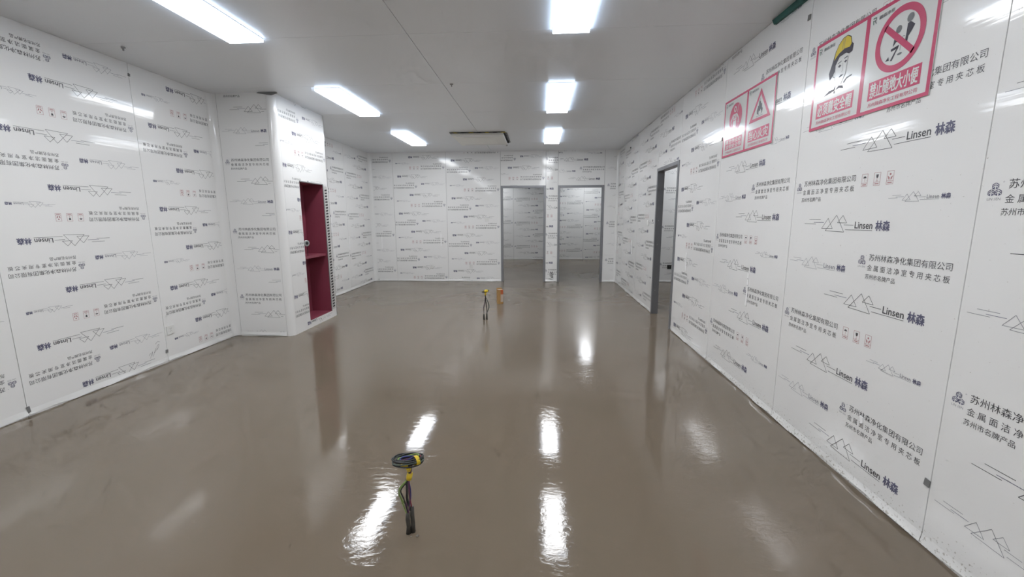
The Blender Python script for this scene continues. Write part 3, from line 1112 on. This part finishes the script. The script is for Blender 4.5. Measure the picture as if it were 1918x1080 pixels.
STR = [(RW(3.525), .705, .965, 'white strip with two holes on the right wall between the signs and the doorway'),
       (RW(5.00), .80, 1.01, 'thin white strip on the right wall panel beside the doorway'),
       (RW(7.90), .76, 1.00, 'white strip on the right wall beyond the doorway, nearer of two'),
       (RW(9.22), .76, 1.00, 'white strip on the right wall beside the far corner'),
       (BW(-2.16), .80, 1.06, 'white strip on the back wall, second panel from the left'),
       (BW(-3.50), .74, 1.00, 'white strip on the back wall beside the left corner'),
       (LW(8.24), .80, 1.06, 'white strip on the left wall behind the column')]
for i, (fr, z0, z1, lab) in enumerate(STR):
    o = empty('tape_strip', fr @ T(0, z0, 0.001), lab, 'tape', 'white strips on the film')
    h = z1 - z0
    MB().prism([(-.011, 0), (.009, -.004), (.012, h), (-.008, h + .003)], 0.0, 0.0022).build('strip', M['clear'], o)
    if i == 0:
        MB().box(-.004, .004, h * .63, h * .65, .0023, .003).build('hole', M['grey'], o)
        MB().box(-.004, .004, h * .83, h * .85, .0023, .003).build('hole', M['grey'], o)

TAB = [(RW(3.03), 2.64, 'grey tape tab at the top of the joint left of the larger sign'),
       (RW(1.797), .285, 'grey tape tab low on the nearest joint of the right wall'),
       (RW(4.225), 2.115, 'grey tape tab at the left edge of the flame sign'),
       (LW(2.720), .055, 'grey tape tab at the foot of the nearest joint of the left wall'),
       (LW(3.915), .115, 'grey tape tab low on the left wall joint near the socket'),
       (LW(3.923), 2.70, 'grey tape tab at the top of a left wall joint'),
       (BW(-3.615), .03, 'grey tape tab on the floor edge of the far left corner'),
       (RW(6.53), 1.36, 'grey tape tab on the right wall between light switch and door frame')]
for i, (fr, z, lab) in enumerate(TAB):
    s_ = 0.75 if i in (5, 6) else 1.0
    mb = MB()
    pts = [(-.014, -.016), (.012, -.018), (.015, .013), (-.011, .016)]
    if i == 3:
        pts = [(-.012, .02), (-.004, -.03), (.014, -.022), (.010, .022)]
    mb.prism([(a * s_, b * s_) for a, b in pts], 0.0, 0.004)
    o = mb.build('tape_tab', M['grey'])
    o.matrix_world = fr @ T(0, z, 0.0012)
    tag(o, lab, 'tape', 'grey tape tabs')

HK = [(-0.92, 4.75, 'small grey clip on the ceiling beside the long joint'),
      (-3.39, 3.58, 'small grey clip on the ceiling above the left wall'),
      (-0.62, 8.62, 'small grey clip on the ceiling behind the air conditioner')]
for x, y, lab in HK:
    mb = MB().box(-.017, .017, -.006, .006, -.012, -.0006, bev=.002).box(-.006, .006, -.004, .004, -.030, -.0121, bev=.002)
    o = mb.build('ceiling_clip', M['clip'])
    o.location = (x, y, HR)
    tag(o, lab, 'clip', 'grey ceiling clips')
dk = MB().tube([(0, 0, 0), (0, 0, .010)], .014, 12).tube([(0, 0, .010), (0, 0, .016)], [.014, .008], 12).build('pipe_cap', M['black'])
dk.matrix_world = RW(8.30) @ T(0, 2.66, .0012)
tag(dk, 'small black cap high on the right wall near the far corner', 'cap')

# green strip at the top of the right wall, dark tape at the column top
mb = MB()
mb.prism([(0, 0), (.03, -.040), (.62, -.050), (.62, 0)], 0.0, 0.018)
o = mb.build('foam_strip', M['green'])
o.matrix_world = RW(3.46) @ T(0, HR - .001, .0012)
tag(o, 'dark green strip along the top of the right wall at the ceiling', 'strip')
mb = MB().prism([(-.02, -.008), (.14, -.032), (.22, -.012), (.20, 0), (0, 0)], 0, .012)
o = mb.build('tape_scrap', M['grey'])
o.matrix_world = wall_frame(-3.06, CY0 - .002, 'back') @ T(-.06, HR - .001, 0)
tag(o, 'dark grey tape scrap at the top of the column', 'tape')

# torn flake of film
mb = MB().prism([(-.012, .02), (-.004, -.022), (.012, -.012), (.008, .016)], 0, .005)
o = mb.build('film_flake', M['clear'])
o.matrix_world = RW(2.195) @ T(0, .375, .0012)
tag(o, 'small torn white flake of film low on the right wall', 'film scrap')


# handwriting on the film (scribbled marks, flat on the panel)
def scribble(fr, strokes, name, label, t=.0022):
    k = Ink()
    for s_ in strokes:
        k.path(s_, t, 0)
    v_, f_, mi_ = k.arrays()
    o = flat_mesh(name, v_, f_, mi_, [M['ink']], None, .0016)
    o.matrix_world = fr
    return tag(o, label, 'marking')


scribble(LW(3.78) @ T(0, .12, 0), [[(-.05, -.02), (-.02, .04), (-.03, .0)], [(-.02, -.01), (.02, .06)], [(.0, .02), (.03, .05), (.04, .08), (.06, .09), (.05, .06), (.03, .04)],
                                   [(.02, .10), (.05, .12), (.07, .11)], [(-.06, .01), (-.04, .03)]], 'pen_scrawl', 'pen scrawl low on the left wall by a panel joint')
st = []
r = random.Random(3)
for q in range(4):
    for j in range(5):
        a = r.uniform(-.06, .02)
        b = q * .045 + r.uniform(-.012, .012)
        st.append([(a, b), (a + r.uniform(.02, .06), b + r.uniform(-.014, .02)), (a + r.uniform(-.01, .05), b - r.uniform(0, .025))])
scribble(BW(.28) @ T(0, .06, 0), st, 'pen_scrawl', 'black pen scrawl at the foot of the strip between the two doorways', .005)


# ------------------------------------------------------------------ wire bundles standing out of the floor
def bez(p, k=14):
    """Catmull-Rom through points."""
    P = [Vector(q) for q in p]
    P = [P[0] * 2 - P[1]] + P + [P[-1] * 2 - P[-2]]
    out = []
    for i in range(1, len(P) - 2):
        for j in range(k):
            t = j / k
            a, b, c, d = P[i - 1], P[i], P[i + 1], P[i + 2]
            out.append(.5 * ((2 * b) + (c - a) * t + (2 * a - 5 * b + 4 * c - d) * t * t + (3 * b - a - 3 * c + d) * t ** 3))
    out.append(P[-2])
    return out


WC = ['wblack', 'wred', 'wblue', 'wgreen', 'wbrown', 'wblack', 'wgreen', 'wblack', 'wbrown']
WC2 = ['wblack', 'wblack', 'wgreen', 'wblue', 'wblack', 'wgrey', 'wblack', 'wred', 'wblack', 'wbrown', 'wblack']
b1 = empty('wire_bundle', T(-0.580, 1.720, 0), 'taped bundle of coloured wires with a coil on top, rising from the near wet floor', 'wires', 'wire bundles in the floor')
for j, (sx, sy, h) in enumerate(((-0.004, 0.0, 0.105), (0.014, 0.010, 0.128))):
    MB().tube([(sx, sy, 0.0), (sx + .002, sy, h * .35), (sx - .001, sy, h * .7), (sx + .001, sy, h)], [.011, .0095, .0098, .008], 12).build('conduit', M['mud2'], b1, smooth=True)
rm = random.Random(4)
for q in range(7):
    a = rm.uniform(0, 6.28)
    d = rm.uniform(.022, .045)
    rr_ = rm.uniform(.003, .008)
    MB().tube([(.005 + d * math.cos(a), .005 + d * math.sin(a), 0.0), (.005 + d * math.cos(a), .005 + d * math.sin(a), rr_ * .35), (.005 + d * math.cos(a), .005 + d * math.sin(a), rr_ * .5)],
              [rr_, rr_ * .75, rr_ * .3], 9).build('cement_lump', M['mud'], b1, smooth=True)
r = random.Random(11)
for i in range(9):
    sx, sy = (-.004, 0) if i % 2 == 0 else (.014, .010)
    bul = (-.030 - .012 * r.random()) if i in (0, 3, 6) else r.uniform(-.010, .012)
    a = 2 * math.pi * i / 9
    jx, jy = .006 * math.cos(a), .006 * math.sin(a)
    pts = [(sx + jx * .6, sy + jy * .6, .095), (bul * .75 + jx * 1.4, .004 + jy, .165), (bul + jx, jy * 1.4, .215), (.004 + jx * 1.1, jy, .268), (.013 + jx, jy, .300), (.020 + jx, jy, .345)]
    MB().tube(bez(pts, 8), .0029, 7).build('wire', M[WC[i]], b1, smooth=True)
MB().tube([(.009, 0, .270), (.012, 0, .285), (.016, 0, .302)], [.0125, .0135, .0125], 14).build('tape_band', M['ytape'], b1, smooth=True)
tilt = Matrix.Translation((0.012, 0.0, .366)) @ Matrix.Rotation(math.radians(-9), 4, 'Y') @ Matrix.Rotation(math.radians(4), 4, 'X')
for i in range(15):
    rad = .070 - .0075 * (i % 5)
    hh = (i // 5) * .0085 - .0085
    ecc = .50 - .055 * (i % 5) + .04 * r.random()
    ox, oy = r.uniform(-.004, .004), r.uniform(-.003, .003)
    pts = []
    for k in range(30):
        a = 2 * math.pi * k / 30
        pts.append(tilt @ Vector((rad * math.cos(a) + ox, ecc * rad * math.sin(a) + oy, hh + .005 * math.sin(a + i) + .004 * math.sin(2 * a + i * 2))))
    MB().tube(pts, .0033, 7, closed=True).build('coil_wire', M[WC2[i % len(WC2)]], b1, smooth=True)
for a0, wd, kx, kz in ((-0.75, .016, .023, .022), (-1.75, .034, .014, .008), (-0.30, .020, .012, .010)):
    c = tilt @ Vector((.052 * math.cos(a0), .022 * math.sin(a0), 0.0 if kz > .02 else -.010))
    dx = Vector((-math.sin(a0), math.cos(a0) * .6, 0)).normalized()
    dn = Vector((math.cos(a0), math.sin(a0), 0))
    v, f = [], []
    m_ = 14
    for k in range(m_):
        t = 2 * math.pi * k / m_
        p = c + dn * kx * math.cos(t) + Vector((0, 0, kz * math.sin(t)))
        v += [p - dx * wd / 2, p + dx * wd / 2]
    for k in range(m_):
        q = (k + 1) % m_
        f.append((2 * k, 2 * q, 2 * q + 1, 2 * k + 1))
    MB().add(v, f).build('coil_tape', M['ytape'], b1, smooth=True)
MB().tube(bez([(.012, -.005, .318), (.018, -.016, .332), (.020, -.030, .348)], 5), [.010] * 10 + [.013], 10).build('tape_tail', M['ytape'], b1, smooth=True)

b2 = empty('wire_bundle', T(-0.735, 5.860, 0), 'smaller far wire bundle with a yellow taped tip, beside the upright carton', 'wires', 'wire bundles in the floor')
for sx, h in ((-.024, .085), (.016, .100)):
    MB().tube([(sx, 0, 0), (sx, 0, h * .4), (sx, 0, h * .8), (sx, 0, h)], [.012, .013, .010, .006], 10).build('conduit', M['mud2'], b2, smooth=True)
for i, (sx, bul) in enumerate(((-.024, -.010), (-.024, -.016), (.016, .004), (.016, .040), (.016, .050), (.016, .012))):
    pts = [(sx, 0, .09), (sx * .6 + bul * .8, .003 * i - .008, .17), (bul * .9, .003 * i - .008, .235), (bul * .35, 0, .30), (.002 * i - .006, 0, .345), (.002 * i - .006, 0, .385)]
    MB().tube(bez(pts, 7), .0034, 6).build('wire', M[['wblack', 'wbrown', 'wblack', 'wblack', 'wgrey', 'wblack'][i]], b2, smooth=True)
MB().tube([(0, 0, .345), (0, 0, .365), (.003, 0, .385)], [.010, .014, .016], 10).build('tape_band', M['ytape'], b2, smooth=True)
t2 = Matrix.Translation((.004, 0, .402)) @ Matrix.Rotation(math.radians(-16), 4, 'Y')
for i in range(6):
    rad = .045 - .005 * (i % 3)
    pts = [t2 @ Vector((rad * math.cos(a) * 1.15, rad * .7 * math.sin(a), (i // 3) * .008 + .006 * math.sin(a + i))) for a in [2 * math.pi * k / 20 for k in range(20)]]
    MB().tube(pts, .0034, 6, closed=True).build('coil_wire', M[WC[i]], b2, smooth=True)
c2 = t2 @ Vector((.012, -.028, .004))
MB().tube([c2 + Vector((-.022, 0, -.004)), c2 + Vector((-.012, -.004, 0)), c2 + Vector((.012, -.004, .006)), c2 + Vector((.024, 0, .010))], [.012, .021, .021, .013], 10).build('coil_tape', M['ytape'], b2, smooth=True)

# upright carton sleeve
bx = empty('carton', T(-0.635, 7.0, 0) @ Matrix.Rotation(math.radians(24), 4, 'Z'), 'upright brown carton sleeve with orange and white printed side, standing on the floor', 'carton')
MB().prism([(-.045, -.035), (.045, -.035), (.045, .035), (-.045, .035)], 0.001, .235).build('sleeve', M['card'], bx)
MB().box(.0005, .0448, -.0372, -.0353, .16, .2345).build('orange_print', M['orange'], bx)
MB().box(.0005, .0448, -.0372, -.0353, .035, .159).build('paper_label', M['paper'], bx)
MB().prism([(-.030, -.028), (.030, -.028), (.036, .030), (-.036, .030)], .2351, .2385).build('top_flap', M['paper'], bx)
MB().prism([(-.045, .036), (.045, .036), (.040, .040), (-.040, .040)], .20, .258).build('back_flap', M['card'], bx)
